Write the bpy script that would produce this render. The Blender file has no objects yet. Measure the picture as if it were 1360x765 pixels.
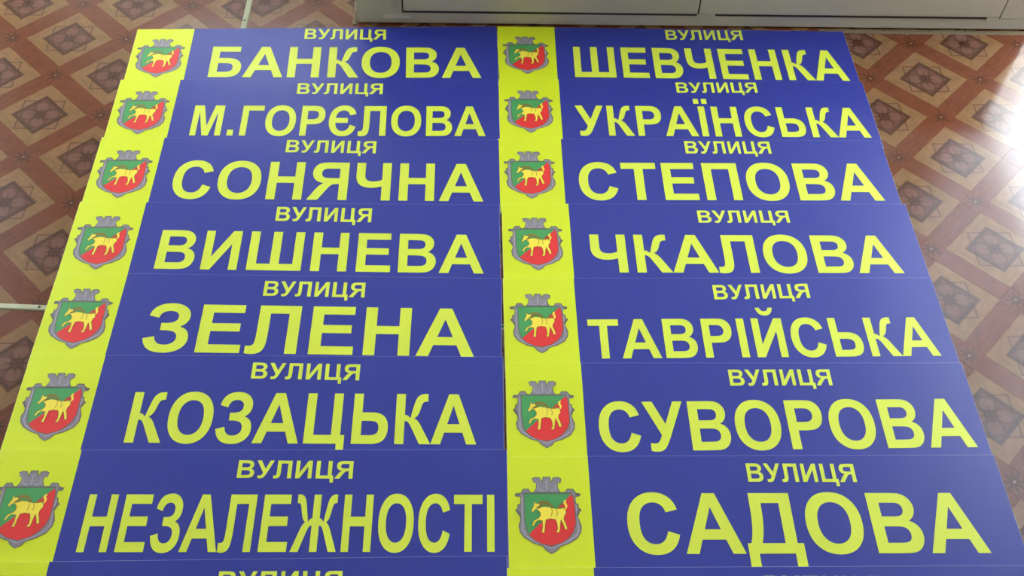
import bpy, bmesh, math, random
from mathutils import Vector, Matrix
from mathutils.geometry import tessellate_polygon
C = bpy.context.scene.collection
random.seed(7)

# ------------------------------------------------------------------ camera
PITCH, ROLL, FPX, CAMH = 0.901493, 0.0483665, 1363.618, 1.25
F = Vector((0, math.cos(PITCH), -math.sin(PITCH)))
R0 = Vector((1, 0, 0)); U0 = Vector((0, math.sin(PITCH), math.cos(PITCH)))
RT = math.cos(ROLL) * R0 + math.sin(ROLL) * U0
UP = -math.sin(ROLL) * R0 + math.cos(ROLL) * U0
cd = bpy.data.cameras.new('camera'); cam = bpy.data.objects.new('camera', cd); C.objects.link(cam)
cam.matrix_world = Matrix(((RT.x, UP.x, -F.x, 0), (RT.y, UP.y, -F.y, 0), (RT.z, UP.z, -F.z, CAMH), (0, 0, 0, 1)))
cd.sensor_width = 36; cd.lens = FPX / 1360 * 36; cd.clip_start = 0.02
bpy.context.scene.camera = cam

# ------------------------------------------------------------------ sky, lights, exposure
w = bpy.data.worlds.new('overcast_sky'); bpy.context.scene.world = w; w.use_nodes = True
wn = w.node_tree.nodes; bg = wn['Background']
bg.inputs[0].default_value = (0.86, 0.93, 1.0, 1); bg.inputs[1].default_value = 18.0
vs = bpy.context.scene.view_settings
vs.view_transform = 'Standard'; vs.look = 'None'; vs.gamma = 1; vs.use_curve_mapping = False; vs.exposure = 0.0

def area(name, loc, target, size, sy, power, col):
    l = bpy.data.lights.new(name, 'AREA'); l.shape = 'RECTANGLE'; l.size = size; l.size_y = sy; l.energy = power; l.color = col
    o = bpy.data.objects.new(name, l); C.objects.link(o); o.location = loc
    o.rotation_euler = (Vector(target) - Vector(loc)).to_track_quat('-Z', 'Y').to_euler(); return o
area('fill_light', (-0.1, -0.9, 2.6), (-0.1, 0.9, 0), 0.7, 0.7, 4, (1.0, 0.97, 0.90))  # unseen fill added behind the camera to light the cabinet front

# ------------------------------------------------------------------ helpers
def srgb(r, g, b):
    f = lambda c: (c / 255 / 12.92) if c / 255 <= 0.04045 else ((c / 255 + 0.055) / 1.055) ** 2.4
    return (f(r), f(g), f(b), 1)

def mat(name, col, rough=0.5, spec=0.5, metal=0.0, var=0.0, vscale=30.0, bump=0.0, bscale=400.0):
    m = bpy.data.materials.new(name); m.use_nodes = True; nt = m.node_tree; n = nt.nodes; b = n['Principled BSDF']
    b.inputs['Base Color'].default_value = col; b.inputs['Roughness'].default_value = rough
    b.inputs['Specular IOR Level'].default_value = spec; b.inputs['Metallic'].default_value = metal
    tc = n.new('ShaderNodeTexCoord')
    nz = n.new('ShaderNodeTexNoise'); nz.inputs['Scale'].default_value = vscale; nz.inputs['Detail'].default_value = 4
    nt.links.new(tc.outputs['Object'], nz.inputs['Vector'])
    mx = n.new('ShaderNodeMix'); mx.data_type = 'RGBA'
    mx.inputs[6].default_value = tuple(c * (1 - var) for c in col[:3]) + (1,)
    mx.inputs[7].default_value = tuple(min(1, c * (1 + var)) for c in col[:3]) + (1,)
    nt.links.new(nz.outputs['Fac'], mx.inputs[0]); nt.links.new(mx.outputs[2], b.inputs['Base Color'])
    if bump:
        n2 = n.new('ShaderNodeTexNoise'); n2.inputs['Scale'].default_value = bscale
        nt.links.new(tc.outputs['Object'], n2.inputs['Vector'])
        bp = n.new('ShaderNodeBump'); bp.inputs['Strength'].default_value = bump; bp.inputs['Distance'].default_value = 0.001
        nt.links.new(n2.outputs['Fac'], bp.inputs['Height']); nt.links.new(bp.outputs[0], b.inputs['Normal'])
    return m

def link(o, parent=None):
    C.objects.link(o)
    if parent: o.parent = parent
    return o
def empty(name, loc=(0, 0, 0), rot=(0, 0, 0)):
    o = bpy.data.objects.new(name, None); o.location = loc; o.rotation_euler = rot; o.empty_display_size = 0.05; return link(o)
def tag(o, label=None, cat=None, group=None, kind=None):
    if label: o['label'] = label
    if cat: o['category'] = cat
    if group: o['group'] = group
    if kind: o['kind'] = kind
    return o
def bm_obj(name, bm, m, parent=None):
    me = bpy.data.meshes.new(name); bm.to_mesh(me); bm.free(); me.materials.append(m)
    return link(bpy.data.objects.new(name, me), parent)
def box(bm, x0, x1, y0, y1, z0, z1, bevel=0.0):
    r = bmesh.ops.create_cube(bm, size=1)
    for v in r['verts']:
        v.co = Vector((x0 + (v.co.x + .5) * (x1 - x0), y0 + (v.co.y + .5) * (y1 - y0), z0 + (v.co.z + .5) * (z1 - z0)))
    if bevel:
        es = list({e for v in r['verts'] for e in v.link_edges})
        bmesh.ops.bevel(bm, geom=es, offset=bevel, segments=2, affect='EDGES', profile=0.6)
def boxobj(name, d, m, parent=None, bevel=0.0):
    bm = bmesh.new(); box(bm, *d, bevel); return bm_obj(name, bm, m, parent)
def flat_mesh(name, shapes, z, m, th=0.00008):
    """shapes: list of [outer, hole, ...] loops of (x, y); a thin printed film with its own edge"""
    vs_, fs = [], []
    for loops in shapes:
        L3 = [[Vector((x, y, 0)) for x, y in lp] for lp in loops]
        base = len(vs_); flatv = [v for lp in L3 for v in lp]
        vs_ += [(v.x, v.y, z + th) for v in flatv]
        for t in tessellate_polygon(L3):
            a, b, c = (flatv[i] for i in t)
            if (b - a).cross(c - a).z < 0: t = (t[0], t[2], t[1])
            if abs((b - a).cross(c - a).z) > 1e-14: fs.append(tuple(base + i for i in t))
    me = bpy.data.meshes.new(name); me.from_pydata(vs_, [], fs); me.materials.append(m); me.update(); return me
def stroke(pts, wd, closed=False):
    """a run of quads around a polyline -> list of shapes"""
    out = []; n = len(pts)
    for i in range(n if closed else n - 1):
        a = Vector(pts[i]); b = Vector(pts[(i + 1) % n]); d = (b - a)
        if d.length < 1e-9: continue
        d.normalize(); q = Vector((-d.y, d.x)) * wd / 2; e = d * wd * 0.3
        out.append([[tuple(a - e + q), tuple(a - e - q), tuple(b + e - q), tuple(b + e + q)]])
    return out

# ------------------------------------------------------------------ materials
M_yel = mat('sign_yellow_print', (0.61, 0.71, 0.014, 1), 0.33, 0.5, var=0.015)
M_let = mat('sign_letter_print', (0.63, 0.72, 0.055, 1), 0.33, 0.5, var=0.02)
M_blue = mat('sign_blue_print', (0.022, 0.033, 0.255, 1), 0.33, 0.5, var=0.06, vscale=60)
M_pvc = mat('white_foam_board', (0.80, 0.80, 0.74, 1), 0.5, 0.4)
M_grey = mat('emblem_grey', (0.24, 0.22, 0.25, 1), 0.33, 0.5, var=0.25, vscale=300)
M_lgrey = mat('emblem_light_grey', (0.36, 0.33, 0.38, 1), 0.33, 0.5, var=0.3, vscale=400)
M_dark = mat('emblem_outline', (0.12, 0.12, 0.10, 1), 0.38)
M_green = mat('emblem_green', (0.055, 0.30, 0.085, 1), 0.33, var=0.05)
M_red = mat('emblem_red', (0.70, 0.030, 0.030, 1), 0.33, var=0.05)
M_gold = mat('emblem_gold', (0.85, 0.70, 0.06, 1), 0.33, var=0.05)
M_brown = mat('emblem_mane', (0.20, 0.16, 0.02, 1), 0.38)
M_cab = mat('cream_laminate', (0.50, 0.455, 0.37, 1), 0.42, 0.4, var=0.03, vscale=8)
M_gap = mat('cabinet_gap_shade', (0.035, 0.030, 0.022, 1), 0.7)  # near-black standing in for shade in the cabinet gaps and under the rail
M_wood = mat('painted_trim_strip', (0.13, 0.095, 0.045, 1), 0.7, var=0.15, vscale=40)
M_alu = mat('brushed_aluminium', (0.32, 0.32, 0.20, 1), 0.42, 0.5, 0.35, var=0.06)
M_screw = mat('dark_screw', (0.05, 0.045, 0.03, 1), 0.4, 0.5, 0.6)
M_wall = mat('wall_paint', (0.62, 0.58, 0.50, 1), 0.8, 0.3, var=0.03, bump=0.2)
M_ceil = mat('ceiling_paint', (0.5, 0.5, 0.48, 1), 0.9, 0.2)
M_frame = mat('white_window_frame', (0.78, 0.78, 0.76, 1), 0.4)
M_sub = mat('subfloor', (0.14, 0.08, 0.05, 1), 0.8)

def floor_material():
    m = bpy.data.materials.new('parquet_print_vinyl'); m.use_nodes = True; nt = m.node_tree; N = nt.nodes; Lk = nt.links
    b = N['Principled BSDF']
    uv = N.new('ShaderNodeUVMap'); uv.uv_map = 'UVMap'
    sp = N.new('ShaderNodeSeparateXYZ'); Lk.new(uv.outputs[0], sp.inputs[0])
    def mt(op, a, b_=None, c=None):
        n = N.new('ShaderNodeMath'); n.operation = op
        for i, v in enumerate((a, b_, c)):
            if v is None: continue
            if isinstance(v, (int, float)): n.inputs[i].default_value = v
            else: Lk.new(v, n.inputs[i])
        return n.outputs[0]
    # UV = cell coordinates; the tile centre is at (.5, .5), the crossing of the bars at integers
    x = mt('SUBTRACT', mt('FRACT', sp.outputs[0]), 0.5); y = mt('SUBTRACT', mt('FRACT', sp.outputs[1]), 0.5)
    ax = mt('ABSOLUTE', x); ay = mt('ABSOLUTE', y)
    mxm = mt('MAXIMUM', ax, ay); sm = mt('ADD', ax, ay)
    geo = N.new('ShaderNodeNewGeometry')
    nz = N.new('ShaderNodeTexNoise'); nz.inputs['Scale'].default_value = 60; nz.inputs['Detail'].default_value = 5
    Lk.new(geo.outputs['Position'], nz.inputs['Vector'])
    big = N.new('ShaderNodeTexNoise'); big.inputs['Scale'].default_value = 9; big.inputs['Detail'].default_value = 3
    Lk.new(geo.outputs['Position'], big.inputs['Vector'])
    def step(v, t, s=0.012):      # 1 where v < t, softly
        n = N.new('ShaderNodeMapRange'); n.interpolation_type = 'SMOOTHSTEP'; Lk.new(v, n.inputs[0])
        n.inputs[1].default_value = t + s; n.inputs[2].default_value = t - s; n.inputs[3].default_value = 0; n.inputs[4].default_value = 1
        return n.outputs[0]
    def ring(v, c, wd): return mt('MULTIPLY', step(mt('ABSOLUTE', mt('SUBTRACT', v, c)), wd, 0.008), 1.0)
    def mix(fac, a, c):
        n = N.new('ShaderNodeMix'); n.data_type = 'RGBA'; Lk.new(fac, n.inputs[0])
        for i, v in ((6, a), (7, c)):
            if isinstance(v, tuple): n.inputs[i].default_value = v
            else: Lk.new(v, n.inputs[i])
        return n.outputs[2]
    bar = (0.190, 0.055, 0.022, 1); bar2 = (0.120, 0.034, 0.014, 1)
    tan = (0.28, 0.150, 0.060, 1); tan2 = (0.185, 0.095, 0.036, 1); mau = (0.140, 0.060, 0.040, 1); mau2 = (0.215, 0.105, 0.070, 1)
    drk = (0.060, 0.022, 0.012, 1); lin = (0.120, 0.052, 0.024, 1)
    # grain stretched along each bar / tile quarter
    gx = N.new('ShaderNodeTexNoise'); gx.inputs['Scale'].default_value = 1; gx.inputs['Detail'].default_value = 4
    mp = N.new('ShaderNodeCombineXYZ'); Lk.new(mt('MULTIPLY', sp.outputs[0], 5.0), mp.inputs[0]); Lk.new(mt('MULTIPLY', sp.outputs[1], 46.0), mp.inputs[1]); Lk.new(mp.outputs[0], gx.inputs['Vector'])
    gy = N.new('ShaderNodeTexNoise'); gy.inputs['Scale'].default_value = 1; gy.inputs['Detail'].default_value = 4
    mp2 = N.new('ShaderNodeCombineXYZ'); Lk.new(mt('MULTIPLY', sp.outputs[0], 46.0), mp2.inputs[0]); Lk.new(mt('MULTIPLY', sp.outputs[1], 5.0), mp2.inputs[1]); Lk.new(mp2.outputs[0], gy.inputs['Vector'])
    xdom = mt('GREATER_THAN', ax, ay)                       # bars running along y lie where |x| is large
    gr = N.new('ShaderNodeMix'); gr.data_type = 'FLOAT'; Lk.new(xdom, gr.inputs[0]); Lk.new(gx.outputs['Fac'], gr.inputs[2]); Lk.new(gy.outputs['Fac'], gr.inputs[3])
    def contrast(v, k): return mt('ADD', mt('MULTIPLY', mt('SUBTRACT', v, 0.5), k), 0.5)
    g = contrast(gr.outputs[0], 1.9)
    clamp = N.new('ShaderNodeClamp'); Lk.new(g, clamp.inputs[0]); g = clamp.outputs[0]
    cbar = mix(g, bar2, bar)
    ctan = mix(g, tan2, tan)
    # every second quarter of the tile a touch pinker
    ctan = mix(mt('MULTIPLY', xdom, 0.35), ctan, (0.25, 0.125, 0.065, 1))
    # the eight-pointed star: an upright square with a heavy outline over a turned square with a fine one
    ctan = mix(mt('MULTIPLY', step(sm, 0.335), 0.45), ctan, mau2)
    ctan = mix(mt('MULTIPLY', ring(sm, 0.335, 0.013), 0.9), ctan, lin)
    petal_r = mt('SQRT', mt('ADD', mt('MULTIPLY', mt('SUBTRACT', ax, 0.095), mt('SUBTRACT', ax, 0.095)), mt('MULTIPLY', mt('SUBTRACT', ay, 0.095), mt('SUBTRACT', ay, 0.095))))
    inner = mix(mt('MULTIPLY', step(petal_r, 0.078), 0.35), mau, mau2)
    inner = mix(mt('MULTIPLY', ring(petal_r, 0.085, 0.014), 0.4), inner, drk)
    rr = mt('SQRT', mt('ADD', mt('MULTIPLY', x, x), mt('MULTIPLY', y, y)))
    inner = mix(mt('MULTIPLY', ring(rr, 0.055, 0.012), 0.6), inner, drk)
    inner = mix(mt('MULTIPLY', step(rr, 0.022), 0.8), inner, drk)
    angc = N.new('ShaderNodeMath'); angc.operation = 'ARCTAN2'; Lk.new(y, angc.inputs[0]); Lk.new(x, angc.inputs[1])
    rays = mt('ABSOLUTE', mt('SINE', mt('MULTIPLY', angc.outputs[0], 4.0)))
    inner = mix(mt('MULTIPLY', mt('LESS_THAN', rr, mt('ADD', mt('MULTIPLY', rays, -0.10), 0.12)), 0.75), inner, drk)
    ctan = mix(step(mxm, 0.205), ctan, inner)
    ctan = mix(mt('MULTIPLY', ring(mxm, 0.215, 0.022), 0.85), ctan, drk)
    col = mix(step(mxm, 0.380, 0.006), cbar, ctan)
    # corner star
    cx = mt('SUBTRACT', 0.5, ax); cy = mt('SUBTRACT', 0.5, ay)
    cr = mt('SQRT', mt('ADD', mt('MULTIPLY', cx, cx), mt('MULTIPLY', cy, cy)))
    ang = N.new('ShaderNodeMath'); ang.operation = 'ARCTAN2'; Lk.new(cy, ang.inputs[0]); Lk.new(cx, ang.inputs[1])
    lobes = mt('ABSOLUTE', mt('SINE', mt('MULTIPLY', ang.outputs[0], 4.0)))
    starr = mt('ADD', mt('MULTIPLY', lobes, -0.085), 0.125)
    star = mt('MULTIPLY', mt('LESS_THAN', cr, starr), mt('GREATER_THAN', cr, 0.018))
    col = mix(mt('MULTIPLY', star, 0.7), col, drk)
    col = mix(mt('MULTIPLY', step(cr, 0.014, 0.006), 0.7), col, (0.33, 0.16, 0.10, 1))
    # mottling
    hs = N.new('ShaderNodeHueSaturation'); Lk.new(col, hs.inputs['Color'])
    Lk.new(mt('ADD', mt('MULTIPLY', contrast(nz.outputs['Fac'], 1.5), 0.30), mt('ADD', mt('MULTIPLY', big.outputs['Fac'], 0.25), 0.55)), hs.inputs['Value'])
    Lk.new(hs.outputs[0], b.inputs['Base Color'])
    b.inputs['Specular IOR Level'].default_value = 0.55
    Lk.new(mt('ADD', mt('MULTIPLY', nz.outputs['Fac'], 0.05), 0.11), b.inputs['Roughness'])
    bp = N.new('ShaderNodeBump'); bp.inputs['Strength'].default_value = 0.05; bp.inputs['Distance'].default_value = 0.0003
    n3 = N.new('ShaderNodeTexNoise'); n3.inputs['Scale'].default_value = 220; n3.inputs['Detail'].default_value = 3
    Lk.new(geo.outputs['Position'], n3.inputs['Vector']); Lk.new(n3.outputs['Fac'], bp.inputs['Height']); Lk.new(bp.outputs[0], b.inputs['Normal'])
    return m
M_floor = floor_material()

# ------------------------------------------------------------------ room shell
X0, X1, Y0, Y1, ZC = -1.9, 1.62, -2.4, 3.05, 2.7
floor = boxobj('floor', (X0, X1, Y0, Y1, -0.06, -0.003), M_sub); tag(floor, kind='structure')
tag(boxobj('ceiling', (X0, X1, Y0, Y1, ZC, ZC + 0.1), M_ceil), kind='structure')
def wall(name, segs):
    bm = bmesh.new()
    for s in segs: box(bm, *s)
    return tag(bm_obj(name, bm, M_wall), kind='structure')
T = 0.2
# openings: (start, end, sill, head) along each wall
BACKL = (-1.35, -0.70, 1.17, 1.55); BACKR = (-0.55, 1.40, 0.70, 1.15); LEFT = (1.45, 2.75, 0.30, 2.10); RIGHT = (1.20, 2.95, 0.35, 2.10)
def around(a, b, h):
    return [(a, h[0], -.06, ZC + .1), (h[0], h[1], -.06, h[2]), (h[0], h[1], h[3], ZC + .1), (h[1], b, -.06, ZC + .1)]
wall('wall_back', [(p, q, Y1, Y1 + T, z0, z1) for p, q, z0, z1 in around(X0 - T, -0.65, BACKL) + around(-0.65, X1 + T, BACKR)])
wall('wall_left', [(X0 - T, X0, p, q, z0, z1) for p, q, z0, z1 in around(Y0 - T, Y1, LEFT)])
wall('wall_right', [(X1, X1 + T, p, q, z0, z1) for p, q, z0, z1 in around(Y0 - T, Y1, RIGHT)])
wall('wall_front', [(X0, X1, Y0 - T, Y0, -.06, ZC + .1)])
def diffuser_mat(name, t):  # translucent sheets added in the openings to tune how bright they look
    m = bpy.data.materials.new(name); m.use_nodes = True
    _n = m.node_tree.nodes; _l = m.node_tree.links; _n.remove(_n['Principled BSDF'])
    _t = _n.new('ShaderNodeBsdfTranslucent'); _t.inputs[0].default_value = (t, t * 1.03, t * 1.08, 1)
    _d = _n.new('ShaderNodeBsdfDiffuse'); _d.inputs[0].default_value = (0.45, 0.45, 0.44, 1)
    _a = _n.new('ShaderNodeAddShader'); _l.new(_t.outputs[0], _a.inputs[0]); _l.new(_d.outputs[0], _a.inputs[1]); _l.new(_a.outputs[0], _n['Material Output'].inputs[0])
    return m
M_sheer = diffuser_mat('sheer_diffuser', 0.50); M_thin = diffuser_mat('thin_diffuser', 0.85); M_thick = diffuser_mat('thick_diffuser', 0.38); M_dense = diffuser_mat('dense_diffuser', 0.16)
def window(name, h, loc, rz, diffuser, zb=None):
    """frame in a plane x along the wall, y into the wall"""
    bm = bmesh.new(); f = 0.05; x0, x1, z0, z1 = h
    if rz > 0.1 : x0, x1 = h[0], h[1]
    box(bm, x0, x1, .06, .12, z0, z0 + f); box(bm, x0, x1, .06, .12, z1 - f, z1)
    for i in range(3):
        xc = x0 + f / 2 + (x1 - x0 - f) * i / 2
        box(bm, xc - f / 2, xc + f / 2, .06, .12, z0 + f, z1 - f)
    o = bm_obj(name, bm, M_frame); tag(o, kind='structure'); o.matrix_world = loc
    boxobj('window_sill', (x0 - .03, x1 + .03, -.06, .06, z0 - .03, z0), M_frame, o, 0.004)
    if diffuser: boxobj('diffuser', (x0 + .005, x1 - .005, .03, .034, zb or z0 + .01, z1 - .005), diffuser, o)
window('window_1', BACKL, Matrix.Translation((0, Y1, 0)), 0, M_thin)
window('fill_window_back', BACKR, Matrix.Translation((0, Y1, 0)), 0, M_sheer)  # unseen opening added behind the cabinet for sheen on the signs
window('fill_window_left', LEFT, Matrix(((0, -1, 0, X0), (1, 0, 0, 0), (0, 0, 1, 0), (0, 0, 0, 1))), 0, M_dense, 1.15)  # unseen opening added for side light on the far signs and left floor
window('window_3', (-RIGHT[1], -RIGHT[0], RIGHT[2], RIGHT[3]), Matrix(((0, 1, 0, X1), (-1, 0, 0, 0), (0, 0, 1, 0), (0, 0, 0, 1))), 0, M_thick, 1.18)

# ------------------------------------------------------------------ floor covering: printed squares, bars and corner blocks
S, TH = 0.148733, math.radians(3.26191)
va = Vector((math.cos(TH - math.pi / 4), math.sin(TH - math.pi / 4))) * S
vb = Vector((math.cos(TH + math.pi / 4), math.sin(TH + math.pi / 4))) * S
OL = Vector((-0.848537, 1.430532)); OR_ = OL + Vector((0.032833, 0.018016))
SEAM_P = Vector((-0.5405, 1.643)); SEAM_D = Vector((-math.sin(TH), math.cos(TH)))   # joint between the two widths of covering
SEAM_N = Vector((SEAM_D.y, -SEAM_D.x))                                               # points to the right
def clip(poly, p, n):
    out = []
    for i in range(len(poly)):
        a, b = poly[i], poly[(i + 1) % len(poly)]
        da, db = (a - p).dot(n), (b - p).dot(n)
        if da >= 0: out.append(a)
        if (da >= 0) != (db >= 0): out.append(a + (b - a) * (da / (da - db)))
    return out
HB = 0.12; G = 0.0003
KINDS = {'square_tile': [(HB, HB, 1 - HB, 1 - HB)],
         'border_plank': [(-HB, HB, HB, 1 - HB), (HB, -HB, 1 - HB, HB)],
         'corner_block': [(-HB, -HB, HB, HB)]}
def topix(p, z=0.0):
    d = Vector((p.x, p.y, z - CAMH)); zz = d.dot(F)
    if zz < 0.05: return (-9e3, -9e3)
    return (680 + FPX * d.dot(RT) / zz, 382.5 - FPX * d.dot(UP) / zz)
# outline of the ground hidden by the boards, for choosing which pieces show
def hidden(p):
    x, y = p
    return (-0.72 + (y - 0.5) * -0.055 < x < 0.66 - (y - 0.6) * 0.06) and y < 1.55
shared = {}
stuff = {k: ([], [], []) for k in KINDS}
count = {k: 0 for k in KINDS}
def piece_mesh(poly, uvs, name):
    n = len(poly); z1, z0 = 0.0, -0.003; b = 0.0001
    c = sum(poly, Vector((0, 0))) / n
    top = [p + (c - p).normalized() * b for p in poly]
    V_ = [(p.x, p.y, z1) for p in top] + [(p.x, p.y, z1 - b) for p in poly] + [(p.x, p.y, z0) for p in poly]
    Fc = [tuple(range(n))] + [(n + i, n + (i + 1) % n, (i + 1) % n, i) for i in range(n)] + [(2 * n + i, 2 * n + (i + 1) % n, n + (i + 1) % n, n + i) for i in range(n)]
    UVv = list(uvs) * 3
    return V_, Fc, UVv
def make(V_, Fc, UVv, name):
    me = bpy.data.meshes.new(name); me.from_pydata(V_, [], Fc); me.materials.append(M_floor)
    ul = me.uv_layers.new(name='UVMap')
    for l in me.loops: ul.data[l.index].uv = UVv[l.vertex_index]
    me.update(); return me
for side, O in ((0, OL), (1, OR_)):
    nrm = SEAM_N if side else -SEAM_N
    inv = Matrix(((va.x, vb.x), (va.y, vb.y))).inverted()
    for i in range(-40, 41):
        for j in range(-40, 41):
            base = O + va * i + vb * j
            if not (X0 - .3 < base.x < X1 + .3 and Y0 - .3 < base.y < Y1 + .3): continue
            if (base - SEAM_P).dot(nrm) < -0.3: continue
            for kind, rects in KINDS.items():
                for (a0, b0, a1, b1) in rects:
                    g = G / 2 / S * 0.5
                    loc = [Vector(q) for q in ((a0 + g, b0 + g), (a1 - g, b0 + g), (a1 - g, b1 - g), (a0 + g, b1 - g))]
                    wp = [base + va * q.x + vb * q.y for q in loc]
                    full = list(wp)
                    wp = clip(wp, SEAM_P, nrm)
                    for (p, n_) in ((Vector((X0, 0)), Vector((1, 0))), (Vector((X1, 0)), Vector((-1, 0))), (Vector((0, Y0)), Vector((0, 1))), (Vector((0, Y1)), Vector((0, -1)))):
                        if len(wp) > 2: wp = clip(wp, p, n_)
                    if len(wp) < 3: continue
                    cc = sum(wp, Vector((0, 0))) / len(wp)
                    if len(wp) == len(full) and all((a - b).length < 1e-7 for a, b in zip(wp, full)): cut = False
                    else: cut = True
                    px = [topix(p) for p in wp]
                    vis = any(-15 < a < 1375 and -15 < b < 780 for a, b in px) and not all(hidden(p) for p in wp)
                    vis = vis and not (-0.30 < cc.x < 1.0 and cc.y > 1.621 + (cc.x + .32) * .06 + 0.02)
                    # where to put local frame: at the cell base
                    if vis:
                        key = (kind, a0, b0)
                        if cut or key not in shared:
                            lw = [p - base for p in wp]
                            uvs = [tuple(inv @ p + Vector((50, 50))) for p in lw]
                            me = make(*piece_mesh(lw, uvs, kind), kind)
                            if not cut: shared[key] = me
                        else: me = shared[key]
                        o = bpy.data.objects.new(kind, me); o.location = (base.x, base.y, 0); link(o, floor); count[kind] += 1
                    else:
                        uvs = [tuple(inv @ (p - base) + Vector((50, 50))) for p in wp]
                        V_, Fc, UVv = piece_mesh(wp, uvs, kind)
                        sv, sf, su = stuff[kind]; nb = len(sv)
                        sv += V_; sf += [tuple(nb + k for k in f) for f in Fc]; su += UVv
for kind, (sv, sf, su) in stuff.items():
    o = link(bpy.data.objects.new(kind, make(sv, sf, su, kind)), floor); tag(o, kind='stuff')
print('floor pieces', count)

# ------------------------------------------------------------------ metal strips over the joints of the covering
def cyl(bm, x, y, z0, z1, r, n=16):
    bmesh.ops.create_cone(bm, cap_ends=True, segments=n, radius1=r, radius2=r * .75, depth=z1 - z0, matrix=Matrix.Translation((x, y, (z0 + z1) / 2)))
def strip(name, label, loc, yaw, x0, x1, wd, screws, m, th=0.0022):
    root = empty(name, (loc[0], loc[1], 0.0), (0, 0, yaw)); tag(root, label, 'floor strip')
    bm = bmesh.new(); nseg = 8
    prof = [(-wd / 2, 0.0002), (-wd / 2 + .0012, th * .7), (-wd * .25, th), (wd * .25, th), (wd / 2 - .0012, th * .7), (wd / 2, 0.0002)]
    a = [bm.verts.new((x0, y, z)) for y, z in prof]; b = [bm.verts.new((x1, y, z)) for y, z in prof]
    for i in range(len(prof) - 1): bm.faces.new((a[i], b[i], b[i + 1], a[i + 1]))
    bm.faces.new(a); bm.faces.new(list(reversed(b))); bm.faces.new((a[0], a[-1], b[-1], b[0]))
    bmesh.ops.recalc_face_normals(bm, faces=bm.faces)
    bm_obj('metal_bar', bm, m, root)
    for (sx, sy) in screws:
        bm = bmesh.new(); cyl(bm, sx, sy, th - .0006, th + .0009, 0.0026)
        s = bm_obj('screw', bm, M_screw, root)
    return root
strip('threshold_strip', 'narrow pale metal strip crossing the floor sideways, left of the fifth row of signs', (-0.74, 0.9065, 0), math.radians(0.5), -1.8, 0.80, 0.0115, [(0.032, 0.001), (0.728, 0.0)], M_alu, th=0.0018)
# the lengthwise strip stops at the crossing strip
sl = SEAM_P - SEAM_D * 0.034
strip('threshold_strip', 'narrow yellowish metal strip running away from the far edge of the first left board', (sl.x, sl.y, 0), TH + math.pi / 2, -0.02, 2.55, 0.0115, [(0.004, 0.001), (0.55, 0), (1.1, 0)], M_alu, th=0.0016)

# ------------------------------------------------------------------ cabinet standing behind the boards
CY = math.radians(3.43)
cabL = empty('sideboard', (-0.322, 1.6215, 0), (0, 0, CY)); tag(cabL, 'long low cream cabinet with two flat doors standing behind the far row of boards', 'cabinet')
CW, CD, CH = 1.327, 0.45, 0.26
boxobj('carcass', (0.002, CW - .002, 0.030, CD, 0.004, CH - .02), M_cab, cabL, 0.001)
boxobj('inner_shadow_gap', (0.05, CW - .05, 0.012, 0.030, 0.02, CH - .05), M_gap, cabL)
boxobj('bottom_rail', (0.0, CW, 0.0, 0.030, 0.0035, 0.0285), M_cab, cabL, 0.0012)
boxobj('top_rail', (0.0, CW, 0.0, 0.030, CH - .06, CH - .02), M_cab, cabL, 0.0012)
boxobj('left_stile', (0.0, 0.0865, -0.0005, 0.030, 0.0285, CH - .06), M_cab, cabL, 0.0012)
boxobj('right_stile', (1.2515, CW, -0.0005, 0.030, 0.0285, CH - .06), M_cab, cabL, 0.0012)
boxobj('top_panel', (-0.01, CW + .01, -0.015, CD + .005, CH - .02, CH), M_cab, cabL, 0.002)
boxobj('under_rail_shade', (0.004, CW - .004, 0.006, 0.030, 0.0, 0.0035), M_gap, cabL)
boxobj('foot_ledge', (0.050, 0.099, -0.0050, 0.0, 0.0165, 0.0215), M_cab, cabL, 0.0008)
for k, (a, b) in enumerate(((0.0895, 0.6545), (0.6575, 1.2485))):
    d = boxobj('door', (a, b, -0.004, 0.012, 0.0345, CH - .064), M_cab, cabL, 0.0012)
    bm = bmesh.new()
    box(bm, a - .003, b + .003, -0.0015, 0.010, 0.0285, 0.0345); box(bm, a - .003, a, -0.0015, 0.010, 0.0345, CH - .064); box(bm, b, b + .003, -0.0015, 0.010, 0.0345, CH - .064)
    bm_obj('door_shadow_strip', bm, M_gap, cabL)  # dark strips painting the shadow below and beside the proud door
    hx = b - .05 if k == 0 else a + .05
    bm = bmesh.new(); box(bm, hx - .006, hx + .006, -0.030, -0.018, 0.09, 0.17, 0.002)
    box(bm, hx - .005, hx + .005, -0.019, -0.003, 0.10, 0.11); box(bm, hx - .005, hx + .005, -0.019, -0.003, 0.15, 0.16)
    bm_obj('handle', bm, M_alu, d)
boxobj('hinge', (0.655, 0.690, -0.0035, 0.0, 0.0245, 0.0335), M_cab, cabL, 0.0006)
boxobj('hinge', (1.225, 1.2495, -0.0030, 0.0, 0.0245, 0.0335), M_cab, cabL, 0.0006)
# metal edging nailed along the foot of the cabinet
e = Vector((math.cos(CY), math.sin(CY))); nn = Vector((math.sin(CY), -math.cos(CY)))
p0 = Vector((-0.322, 1.6215)) + nn * 0.0072
strip('edging_strip', 'brownish metal edging strip with nail heads along the foot of the cabinet', (p0.x, p0.y, 0), CY, 0.90, 1.36, 0.0125, [(1.03, .003), (1.122, .003), (1.193, .003)], M_wood, th=0.0020)
p1 = Vector((-0.322, 1.6215)) - e * 0.0062
strip('edging_strip', 'short yellowish edging strip at the left end of the cabinet', (p1.x, p1.y, 0), CY + math.pi / 2, -0.004, 0.46, 0.009, [], M_wood, th=0.0020)

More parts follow.
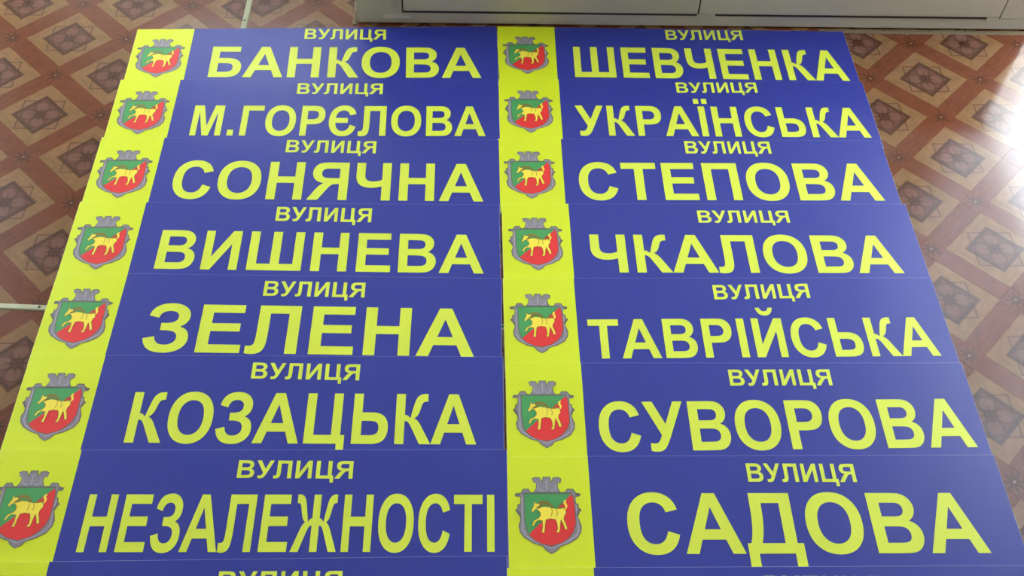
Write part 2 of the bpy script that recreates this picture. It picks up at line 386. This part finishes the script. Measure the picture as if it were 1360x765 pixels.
# ------------------------------------------------------------------ lettering (heavy grotesque capitals, cap height 1466)
GL = {
'А': (1479, "M1471,0 L1149,0 L1021,333 L435,333 L314,0 L0,0 L571,1466 L884,1466 Z M926,580 L724,1124 L526,580 Z"),
'В': (1479, "M150,1466 H736 Q910,1466 995.5,1451.5 Q1081,1437 1148.5,1391 Q1216,1345 1261,1268.5 Q1306,1192 1306,1097 Q1306,994 1250.5,908 Q1195,822 1100,779 Q1234,740 1306,646 Q1378,552 1378,425 Q1378,325 1331.5,230.5 Q1285,136 1204.5,79.5 Q1124,23 1006,10 Q932,2 649,0 H150 Z M446,1222 V883 H640 Q813,883 855,888 Q931,897 974.5,940.5 Q1018,984 1018,1055 Q1018,1123 980.5,1165.5 Q943,1208 869,1217 Q825,1222 616,1222 Z M446,639 V247 H720 Q880,247 923,256 Q989,268 1030.5,314.5 Q1072,361 1072,439 Q1072,505 1040,551 Q1008,597 947.5,618 Q887,639 685,639 Z"),
'С': (1479, "M1087,539 L1374,448 Q1308,208 1154.5,91.5 Q1001,-25 765,-25 Q473,-25 285,174.5 Q97,374 97,720 Q97,1086 286,1288.5 Q475,1491 783,1491 Q1052,1491 1220,1332 Q1320,1238 1370,1062 L1077,992 Q1051,1106 968.5,1172 Q886,1238 768,1238 Q605,1238 503.5,1121 Q402,1004 402,742 Q402,464 502,346 Q602,228 762,228 Q880,228 965,303 Q1050,378 1087,539 Z"),
'Є': (1479, "M1087,539 L1374,448 Q1308,208 1154.5,91.5 Q1001,-25 765,-25 Q473,-25 285,174.5 Q97,374 97,720 Q97,1086 286,1288.5 Q475,1491 783,1491 Q1052,1491 1220,1332 Q1320,1238 1370,1062 L1077,992 Q1051,1106 968.5,1172 Q886,1238 768,1238 Q605,1238 503.5,1121 Q425,1030 408,868 H985 V624 H408 Q425,437 502,346 Q602,228 762,228 Q880,228 965,303 Q1050,378 1087,539 Z"),
'Е': (1366, "M149,0 V1466 H1236 V1218 H445 V893 H1181 V646 H445 V247 H1264 V0 Z"),
'Н': (1479, "M150,0 V1466 H446 V889 H1026 V1466 H1322 V0 H1026 V641 H446 V0 Z"),
'І': (569, "M140,0 V1466 H436 V0 Z"),
'Ї': (569, "M140,0 V1466 H436 V0 Z M-20,1600 V1850 H220 V1600 Z M356,1600 V1850 H596 V1600 Z"),
'М': (1706, "M145,0 V1466 H588 L854,466 L1117,1466 H1561 V0 H1286 V1154 L995,0 H710 L420,1154 V0 Z"),
'О': (1593, "M89,724 Q89,948 156,1100 Q206,1212 292.5,1301 Q379,1390 482,1433 Q619,1491 798,1491 Q1122,1491 1316.5,1290 Q1511,1089 1511,731 Q1511,376 1318,175.5 Q1125,-25 802,-25 Q475,-25 282,174.5 Q89,374 89,724 Z M394,734 Q394,485 509,356.5 Q624,228 801,228 Q978,228 1091.5,355.5 Q1205,483 1205,738 Q1205,990 1094.5,1114 Q984,1238 801,1238 Q618,1238 506,1112.5 Q394,987 394,734 Z"),
'Р': (1366, "M149,0 V1466 H624 Q894,1466 976,1444 Q1102,1411 1187,1300.5 Q1272,1190 1272,1015 Q1272,880 1223,788 Q1174,696 1098.5,643.5 Q1023,591 945,574 Q839,553 638,553 H445 V0 Z M445,1218 V802 H607 Q782,802 841,825 Q900,848 933.5,897 Q967,946 967,1011 Q967,1091 920,1143 Q873,1195 801,1208 Q748,1218 588,1218 Z"),
'Т': (1251, "M478,0 V1218 H43 V1466 H1208 V1218 H774 V0 Z"),
'Г': (1190, "M150,0 V1466 H1150 V1218 H446 V0 Z"),
'П': (1472, "M150,0 V1466 H1322 V0 H1026 V1218 H446 V0 Z"),
'Л': (1458, "M246,1466 H1310 V0 H1014 V1218 H536 V640 Q536,330 500,200 Q465,75 375,22 Q300,-20 180,-20 Q110,-20 15,0 V232 Q60,226 105,226 Q190,226 218,290 Q246,360 246,600 Z"),
'Д': (1515, "M262,1466 H1296 V247 H1450 V-330 H1200 V0 H310 V-330 H60 V247 H150 Q262,540 262,1060 Z M548,1218 V1110 Q548,570 430,247 H1000 V1218 Z"),
'К': (1300, "M150,0 V1466 H446 V846 Q540,838 580,796 L600,770 Q625,730 645,800 L655,850 Q700,1010 745,1165 Q800,1345 880,1405 Q960,1471 1090,1471 L1190,1468 V1240 L1150,1241 Q1075,1241 1040,1212 Q1000,1180 965,1060 Q910,880 860,825 Q810,770 745,748 Q850,712 955,560 L1300,0 H940 L690,440 Q600,600 550,635 Q510,660 446,662 V0 Z"),
'И': (1472, "M150,1466 H428 V478 L1030,1466 H1322 V0 H1044 V970 L450,0 H150 Z"),
'Й': (1472, "M150,1466 H428 V478 L1030,1466 H1322 V0 H1044 V970 L450,0 H150 Z M405,1880 H570 Q600,1740 735,1740 Q870,1740 902,1880 H1065 Q1050,1740 962,1655 Q875,1570 735,1570 Q595,1570 507,1655 Q420,1740 405,1880 Z"),
'Ц': (1515, "M150,1466 H446 V248 H1010 V1466 H1306 V248 H1440 V-330 H1192 V0 H150 Z"),
'Ч': (1400, "M105,1466 H401 V1000 Q401,850 465,790 Q530,730 680,730 Q830,730 970,795 V1466 H1266 V0 H970 V545 Q800,482 620,482 Q370,482 238,600 Q105,720 105,950 Z"),
'Ш': (2068, "M150,1466 H446 V248 H886 V1466 H1182 V248 H1622 V1466 H1918 V0 H150 Z"),
'Ь': (1380, "M150,0 V1466 H446 V910 H750 Q1040,910 1170,790 Q1300,672 1300,455 Q1300,245 1180,122 Q1060,0 760,0 Z M446,662 V248 H680 Q850,248 922,290 Q995,335 995,455 Q995,570 925,616 Q856,662 690,662 Z"),
'Б': (1400, "M150,0 V1466 H1200 V1218 H446 V910 H740 Q1040,910 1175,790 Q1310,672 1310,455 Q1310,245 1185,122 Q1060,0 760,0 Z M446,662 V248 H680 Q850,248 925,290 Q1003,335 1003,455 Q1003,570 930,616 Q860,662 690,662 Z"),
'Я': (1472, "M1322,0 V1466 H700 Q465,1466 359,1427 Q253,1387 189,1286 Q125,1184 125,1054 Q125,889 222,781.5 Q319,674 512,646 Q416,590 353.5,523 Q291,456 185,285 L6,0 H360 L574,318 Q688,489 730,533.5 Q772,578 819,594.5 Q866,611 968,611 H1026 V0 Z M1026,845 H807 Q594,845 541,863 Q488,881 458,925 Q428,969 428,1035 Q428,1109 467.5,1154.5 Q507,1200 579,1212 Q615,1217 795,1217 H1026 Z"),
'З': (1270, "M350,1030 L95,1100 Q160,1491 620,1491 Q860,1491 1000,1375 Q1140,1260 1140,1090 Q1140,860 925,768 Q1190,690 1190,420 Q1190,215 1030,95 Q870,-25 620,-25 Q130,-25 55,400 L335,465 Q375,215 615,215 Q745,215 818,275 Q890,335 890,435 Q890,545 805,597 Q720,648 540,648 H440 V875 H520 Q700,875 773,922 Q845,970 845,1070 Q845,1155 780,1203 Q716,1250 610,1250 Q395,1250 350,1030 Z"),
'У': (1290, "M10,1466 H335 L690,790 L985,1466 H1285 L818,430 Q700,165 610,70 Q520,-22 370,-22 Q240,-22 170,5 V235 Q225,218 310,218 Q385,218 428,255 Q470,295 540,460 Z"),
'.': (569, "M147,0 V281 H428 V0 Z"),
}
def zhe():
    arm = "1086,846 Q1170,838 1205,796 L1225,770 Q1245,735 1262,800 L1272,850 Q1312,1010 1352,1165 Q1400,1345 1472,1405 Q1545,1471 1660,1471 L1745,1468 V1240 L1712,1241 Q1645,1241 1615,1212 Q1580,1180 1548,1060 Q1500,880 1455,825 Q1410,770 1352,748 Q1445,712 1540,560 L1845,0 H1530 L1305,440 Q1225,600 1180,635 Q1145,660 1086,662 V0"
    return arm
def parse(d):
    loops, cur, x, y = [], [], 0, 0
    for tok in d.replace('Z', ' Z ').split():
        c = tok[0]
        if c == 'Z': loops.append(cur); cur = []; mode = None; continue
        if c in 'MLHVQ': mode = c; tok = tok[1:]
        v = [float(q) for q in tok.split(',')]
        if mode in 'ML': x, y = v; cur.append((x, y))
        elif mode == 'H': x = v[0]; cur.append((x, y))
        elif mode == 'V': y = v[0]; cur.append((x, y))
        elif mode == 'Q':
            if c == 'Q': ctrl = v; continue
            for k in range(1, 6):
                t = k / 5
                cur.append(((1 - t) ** 2 * x + 2 * t * (1 - t) * ctrl[0] + t * t * v[0], (1 - t) ** 2 * y + 2 * t * (1 - t) * ctrl[1] + t * t * v[1]))
            x, y = v
    return loops
GLYPH = {k: (adv, parse(d)) for k, (adv, d) in GL.items()}
half = parse("M" + zhe() + " Z")[0]
left = [(1876 - x, y) for x, y in reversed(half)]
GLYPH['Ж'] = (1876, [[(790, 0)] + [(1086, 0)] ] )
zl = [(1086, 1466)] + half + left + [(790, 1466)]
GLYPH['Ж'] = (1876, [zl])

def area2(lp): return sum(lp[i][0] * lp[(i + 1) % len(lp)][1] - lp[(i + 1) % len(lp)][0] * lp[i][1] for i in range(len(lp)))
def inside(pt, lp):
    r = False; n = len(lp)
    for i in range(n):
        (x1, y1), (x2, y2) = lp[i], lp[(i + 1) % n]
        if (y1 > pt[1]) != (y2 > pt[1]) and pt[0] < (x2 - x1) * (pt[1] - y1) / (y2 - y1) + x1: r = not r
    return r
def clean(lp):
    out = []
    for p in lp:
        if not out or (abs(p[0] - out[-1][0]) + abs(p[1] - out[-1][1])) > 1e-3: out.append(p)
    if abs(out[0][0] - out[-1][0]) + abs(out[0][1] - out[-1][1]) < 1e-3: out.pop()
    return out
def word(text, u0, u1, b0, b1, top):
    """lettering shapes in board coordinates (x along, y = -v)"""
    pen = 0; items = []
    for ch in text:
        adv, loops = GLYPH[ch]; items.append((pen, [clean(l) for l in loops])); pen += adv
    xs = [pen_ + x for pen_, ls in items for l in ls for x, y in l]
    lo, hi = min(xs), max(xs); bmid = (b0 + b1) / 2; out = []
    for pen_, ls in items:
        def T(l):
            r = []
            for x, y in l:
                f = (pen_ + x - lo) / (hi - lo); base = b0 + (b1 - b0) * f
                r.append((u0 + f * (u1 - u0), -(base - (bmid - top) * y / 1466)))
            return r
        outer = [l for l in ls if not any(l is not o and inside(l[0], o) for o in ls)]
        for o in outer:
            holes = [l for l in ls if l is not o and inside(l[0], o)]
            out.append([T(o)] + [T(h) for h in holes])
    return out

# ------------------------------------------------------------------ the coat of arms
def E(pts): return [(0.0098 + (x - 38) / 597 * 0.0868, -(0.0302 + (y - 28) / 707 * 0.1095)) for x, y in pts]
CROWN = [(197,50),(225,38),(268,42),(290,88),(300,35),(365,35),(374,88),(395,42),(440,38),(465,52),(462,85),(430,98),(432,140),(458,186),(207,186),(235,140),(237,98),(208,85)]
FRAME = [(38,200),(45,217),(86,217),(90,250),(84,292),(62,293),(60,328),(38,345),(58,372),(80,405),(84,440),(65,485),(76,545),(112,592),(200,645),(275,668),(300,702),(350,735),(400,707),(425,672),(505,648),(585,602),(622,545),(629,490),(612,440),(600,405),(618,368),(637,345),(612,325),(610,290),(586,290),(590,222),(628,217),(636,196),(600,190),(572,152),(520,150),(498,182),(180,182),(160,148),(112,150),(90,188),(48,190)]
GREEN = [(120,192),(545,192),(520,232),(470,278),(400,345),(320,410),(250,475),(190,530),(150,562),(128,520),(120,450)]
RED = [(557,200),(574,230),(580,300),(582,470),(560,535),(515,595),(450,640),(355,668),(270,652),(200,615),(152,570),(190,530),(250,475),(320,410),(400,345),(470,278),(520,232)]
HORSE = [(208,262),(228,286),(255,280),(268,322),(300,312),(345,318),(385,330),(440,334),(470,328),(492,334),(499,372),(480,398),(474,432),(488,462),(503,520),(480,524),(464,472),(446,436),(441,474),(434,520),(426,550),(398,549),(414,518),(411,470),(398,432),(350,424),(312,434),(302,482),(294,550),(268,549),(280,500),(279,442),(240,438),(216,456),(200,490),(184,484),(204,440),(245,420),(263,398),(264,372),(246,346),(224,336),(208,350),(196,368),(180,352),(196,324),(206,298)]
TAIL = [(488,334),(494,310),(478,288),(483,256),(508,250),(500,276),(514,306),(502,338)]
MANE = [(222,330),(236,318),(262,298),(240,272),(280,256),(330,262),(366,290),(390,322),(372,326),(345,304),(312,294),(280,300),(266,326),(244,334)]
def mk(name, shapes, lvl, m): return flat_mesh(name, shapes, TB + lvl * 0.00012, m)
TB = 0.003; HS = 0.1695
sc_ = 0.0868 / 597
EMB = [
 ('emblem_frame', mk('emblem_frame', [[E(FRAME)]], 2, M_grey), None),
 ('frame_scrolls', mk('frame_scrolls', stroke(E([(100,225),(103,300),(98,380),(104,450),(98,520),(125,575),(205,628),(290,662),(350,690),(412,664),(500,628),(575,580),(602,530),(596,450),(598,380),(592,300),(578,225)]), 13 * sc_), 3, M_lgrey), None),
 ('crown_lines', mk('crown_lines', stroke(E([(245,110),(250,150),(290,165)]), 9 * sc_) + stroke(E([(332,70),(332,160)]), 11 * sc_) + stroke(E([(418,110),(412,150),(372,165)]), 9 * sc_), 3, M_lgrey), None),
 ('emblem_crown', mk('emblem_crown', [[E(CROWN)]], 2.5, M_grey), None),
 ('green_field', mk('green_field', [[E(GREEN)]], 3, M_green), None),
 ('red_field', mk('red_field', [[E(RED)]], 3, M_red), None),
 ('emblem_outline', mk('emblem_outline', stroke(E(FRAME), 7 * sc_, True) + stroke(E(CROWN[:-1] ), 6 * sc_) + stroke(E([(120,192),(120,450),(150,562),(200,615),(270,652),(355,668),(450,640),(515,595),(560,535),(582,470),(580,300),(574,230),(557,200)]), 7 * sc_) + stroke(E([(110,190),(560,190)]), 12 * sc_) + stroke(E([(60,345),(85,395)]), 12 * sc_) + stroke(E([(615,345),(598,395)]), 12 * sc_) + stroke(E([(40,203),(80,203)]), 12 * sc_) + stroke(E([(595,203),(632,207)]), 12 * sc_), 4, M_dark), None),
 ('horse_figure', mk('horse_figure', [[E(HORSE)], [E(TAIL)]], 5, M_gold), None),
 ('horse_mane', mk('horse_mane', [[E(MANE)]] + stroke(E(HORSE), 4 * sc_, True) + stroke(E([(366,326),(372,360),(362,402)]), 5 * sc_) + stroke(E([(405,336),(418,370),(412,402)]), 5 * sc_) + stroke(E([(440,300),(476,296)]), 9 * sc_) + stroke(E([(425,322),(486,326)]), 9 * sc_), 6, M_brown), None),
]

# ------------------------------------------------------------------ the street-name boards
ROWS = [
    ('L', 0, -0.7342, 1.5687, 0.0906, [[0.1487, 0.6482, 0.1407, 0.1519, 0.0595], [0.3158, 0.4701, 0.0338, 0.0383, 0.0053]]),
    ('L', 1, -0.7244, 1.4195, 0.0703, [[0.1438, 0.6569, 0.1425, 0.1446, 0.0685], [0.3187, 0.4724, 0.0372, 0.0379, 0.009]]),
    ('L', 2, -0.7159, 1.2697, 0.0600, [[0.1383, 0.6542, 0.1399, 0.144, 0.0568], [0.3164, 0.4702, 0.0333, 0.0347, 0.0046]]),
    ('L', 3, -0.7081, 1.1190, 0.0561, [[0.1443, 0.6558, 0.1378, 0.1443, 0.0625], [0.3194, 0.4738, 0.0384, 0.0403, 0.0093]]),
    ('L', 4, -0.6982, 0.9709, 0.0447, [[0.1538, 0.6414, 0.1435, 0.146, 0.0583], [0.3185, 0.4727, 0.0395, 0.0406, 0.0116]]),
    ('L', 5, -0.6893, 0.8177, 0.0537, [[0.1623, 0.6436, 0.1424, 0.1447, 0.0633], [0.3204, 0.4751, 0.039, 0.0416, 0.0131]]),
    ('L', 6, -0.6776, 0.6623, 0.0565, [[0.1328, 0.6645, 0.1453, 0.1476, 0.0666], [0.3203, 0.4746, 0.0423, 0.0438, 0.0167]]),
    ('L', 7, -0.6707, 0.5026, 0.0650, []),
    ('R', 0, -0.0528, 1.6305, 0.0530, [[0.1434, 0.6594, 0.1468, 0.1471, 0.059], [0.3255, 0.4752, 0.0338, 0.0314, 0.0031]]),
    ('R', 1, -0.0431, 1.4717, 0.0596, [[0.1354, 0.6615, 0.1455, 0.1459, 0.0694], [0.326, 0.4761, 0.0334, 0.0315, 0.0049]]),
    ('R', 2, -0.0376, 1.3132, 0.0625, [[0.1358, 0.6507, 0.1422, 0.1423, 0.0567], [0.3264, 0.477, 0.0337, 0.0337, 0.0037]]),
    ('R', 3, -0.0240, 1.1595, 0.0654, [[0.1401, 0.6379, 0.1443, 0.1473, 0.0681], [0.3225, 0.4743, 0.0414, 0.0415, 0.0152]]),
    ('R', 4, -0.0150, 1.0021, 0.0635, [[0.1259, 0.6529, 0.1499, 0.1474, 0.078], [0.326, 0.4764, 0.0421, 0.0396, 0.013]]),
    ('R', 5, -0.0045, 0.8439, 0.0583, [[0.1295, 0.6601, 0.1456, 0.1404, 0.0643], [0.3254, 0.4756, 0.0395, 0.039, 0.0118]]),
    ('R', 6, 0.0043, 0.6898, 0.0589, [[0.1565, 0.6302, 0.141, 0.1431, 0.0567], [0.3266, 0.4755, 0.0395, 0.0409, 0.0127]]),
    ('R', 7, 0.0106, 0.5304, 0.0557, []),

]
NAMES = {'L': ['БАНКОВА', 'М.ГОРЄЛОВА', 'СОНЯЧНА', 'ВИШНЕВА', 'ЗЕЛЕНА', 'КОЗАЦЬКА', 'НЕЗАЛЕЖНОСТІ', None],
         'R': ['ШЕВЧЕНКА', 'УКРАЇНСЬКА', 'СТЕПОВА', 'ЧКАЛОВА', 'ТАВРІЙСЬКА', 'СУВОРОВА', 'САДОВА', None]}
LAB = {
 ('L', 0): 'blue and yellow street sign reading БАНКОВА, far end of the left column',
 ('L', 1): 'street sign with a dotted initial before its name, second from far end of left column',
 ('L', 2): 'blue and yellow street sign reading СОНЯЧНА, third from the far end',
 ('L', 3): 'blue and yellow street sign reading ВИШНЕВА, in the left column',
 ('L', 4): 'blue and yellow street sign reading ЗЕЛЕНА, beside the end of the metal floor strip',
 ('L', 5): 'blue and yellow street sign reading КОЗАЦЬКА, second whole one from the near end',
 ('L', 6): 'street sign reading НЕЗАЛЕЖНОСТІ in narrow tall letters, nearest whole one on the left',
 ('L', 7): 'street sign cut off by the near edge, only ВУЛИЦЯ begun, left column',
 ('R', 0): 'street sign with eight-letter name at the far end of the right column, touching the cabinet',
 ('R', 1): 'blue and yellow street sign reading УКРАЇНСЬКА, with two dots over one letter',
 ('R', 2): 'blue and yellow street sign reading СТЕПОВА, third from far end of right column',
 ('R', 3): 'street sign with seven-letter name directly below the СТЕПОВА one in the right column',
 ('R', 4): 'blue and yellow street sign reading ТАВРІЙСЬКА, in the right column',
 ('R', 5): 'street sign between the ТАВРІЙСЬКА and САДОВА ones in the right column',
 ('R', 6): 'blue and yellow street sign reading САДОВА, nearest whole one on the right',
 ('R', 7): 'street sign cut off by the near edge, hardly any letters showing, right column'}
WID = {'L': 0.682, 'R': 0.677}; BW = {'L': 0.1068, 'R': 0.1105}
PITCH_V = 0.154
RX = {}
board = {}
for c in 'LR':
    bm = bmesh.new(); box(bm, 0, WID[c], -HS, 0, 0, TB, 0.00015)
    me = bpy.data.meshes.new('board'); bm.to_mesh(me); bm.free(); me.materials.append(M_pvc)
    i_ = 0.00022
    ye = mk('yellow_band', [[[(i_, -i_), (i_, -HS + i_), (BW[c], -HS + i_), (BW[c], -i_)]]], 0, M_yel)
    bl = mk('blue_field', [[[(BW[c], -i_), (BW[c], -HS + i_), (WID[c] - i_, -HS + i_), (WID[c] - i_, -i_)]]], 0, M_blue)
    board[c] = (me, ye, bl)
defaults = {'L': [0.3203, 0.4746, 0.0423, 0.0438, 0.0167], 'R': [0.3266, 0.4755, 0.0395, 0.0409, 0.0127]}
ROWSD = {(r[0], r[1]): r for r in ROWS}
for c in 'LR':
    for s in range(8):
        _, _, x, y, yaw, ws = ROWSD[c, s]
        al = 0.0 if s == 0 else math.asin(TB / PITCH_V) * 1.12
        root = empty('street_sign', (x, y, 0.0001 if s == 0 else HS * math.sin(al) + 0.0002), (al, 0, 0))
        root.rotation_mode = 'QUATERNION'
        root.rotation_quaternion = (Matrix.Rotation(yaw, 3, 'Z') @ Matrix.Rotation(al, 3, 'X')).to_quaternion()
        tag(root, LAB[c, s], 'sign', 'street name signs laid out overlapping on the floor')
        me, ye, bl = board[c]
        link(bpy.data.objects.new('board', me), root)
        link(bpy.data.objects.new('yellow_band', ye), root); link(bpy.data.objects.new('blue_field', bl), root)
        em = link(bpy.data.objects.new('emblem', EMB[0][1]), root)
        for nm, m_, _n in EMB[1:]:
            q = link(bpy.data.objects.new(nm, m_), em)
            if nm == 'crown_lines': q['kind'] = 'stuff'
        small = ws[1] if ws else defaults[c]
        link(bpy.data.objects.new('small_lettering', mk('small_lettering', word('ВУЛИЦЯ', *small), 2, M_let)), root)
        if NAMES[c][s]:
            link(bpy.data.objects.new('name_lettering', mk('name_lettering', word(NAMES[c][s], *ws[0]), 2, M_let)), root)
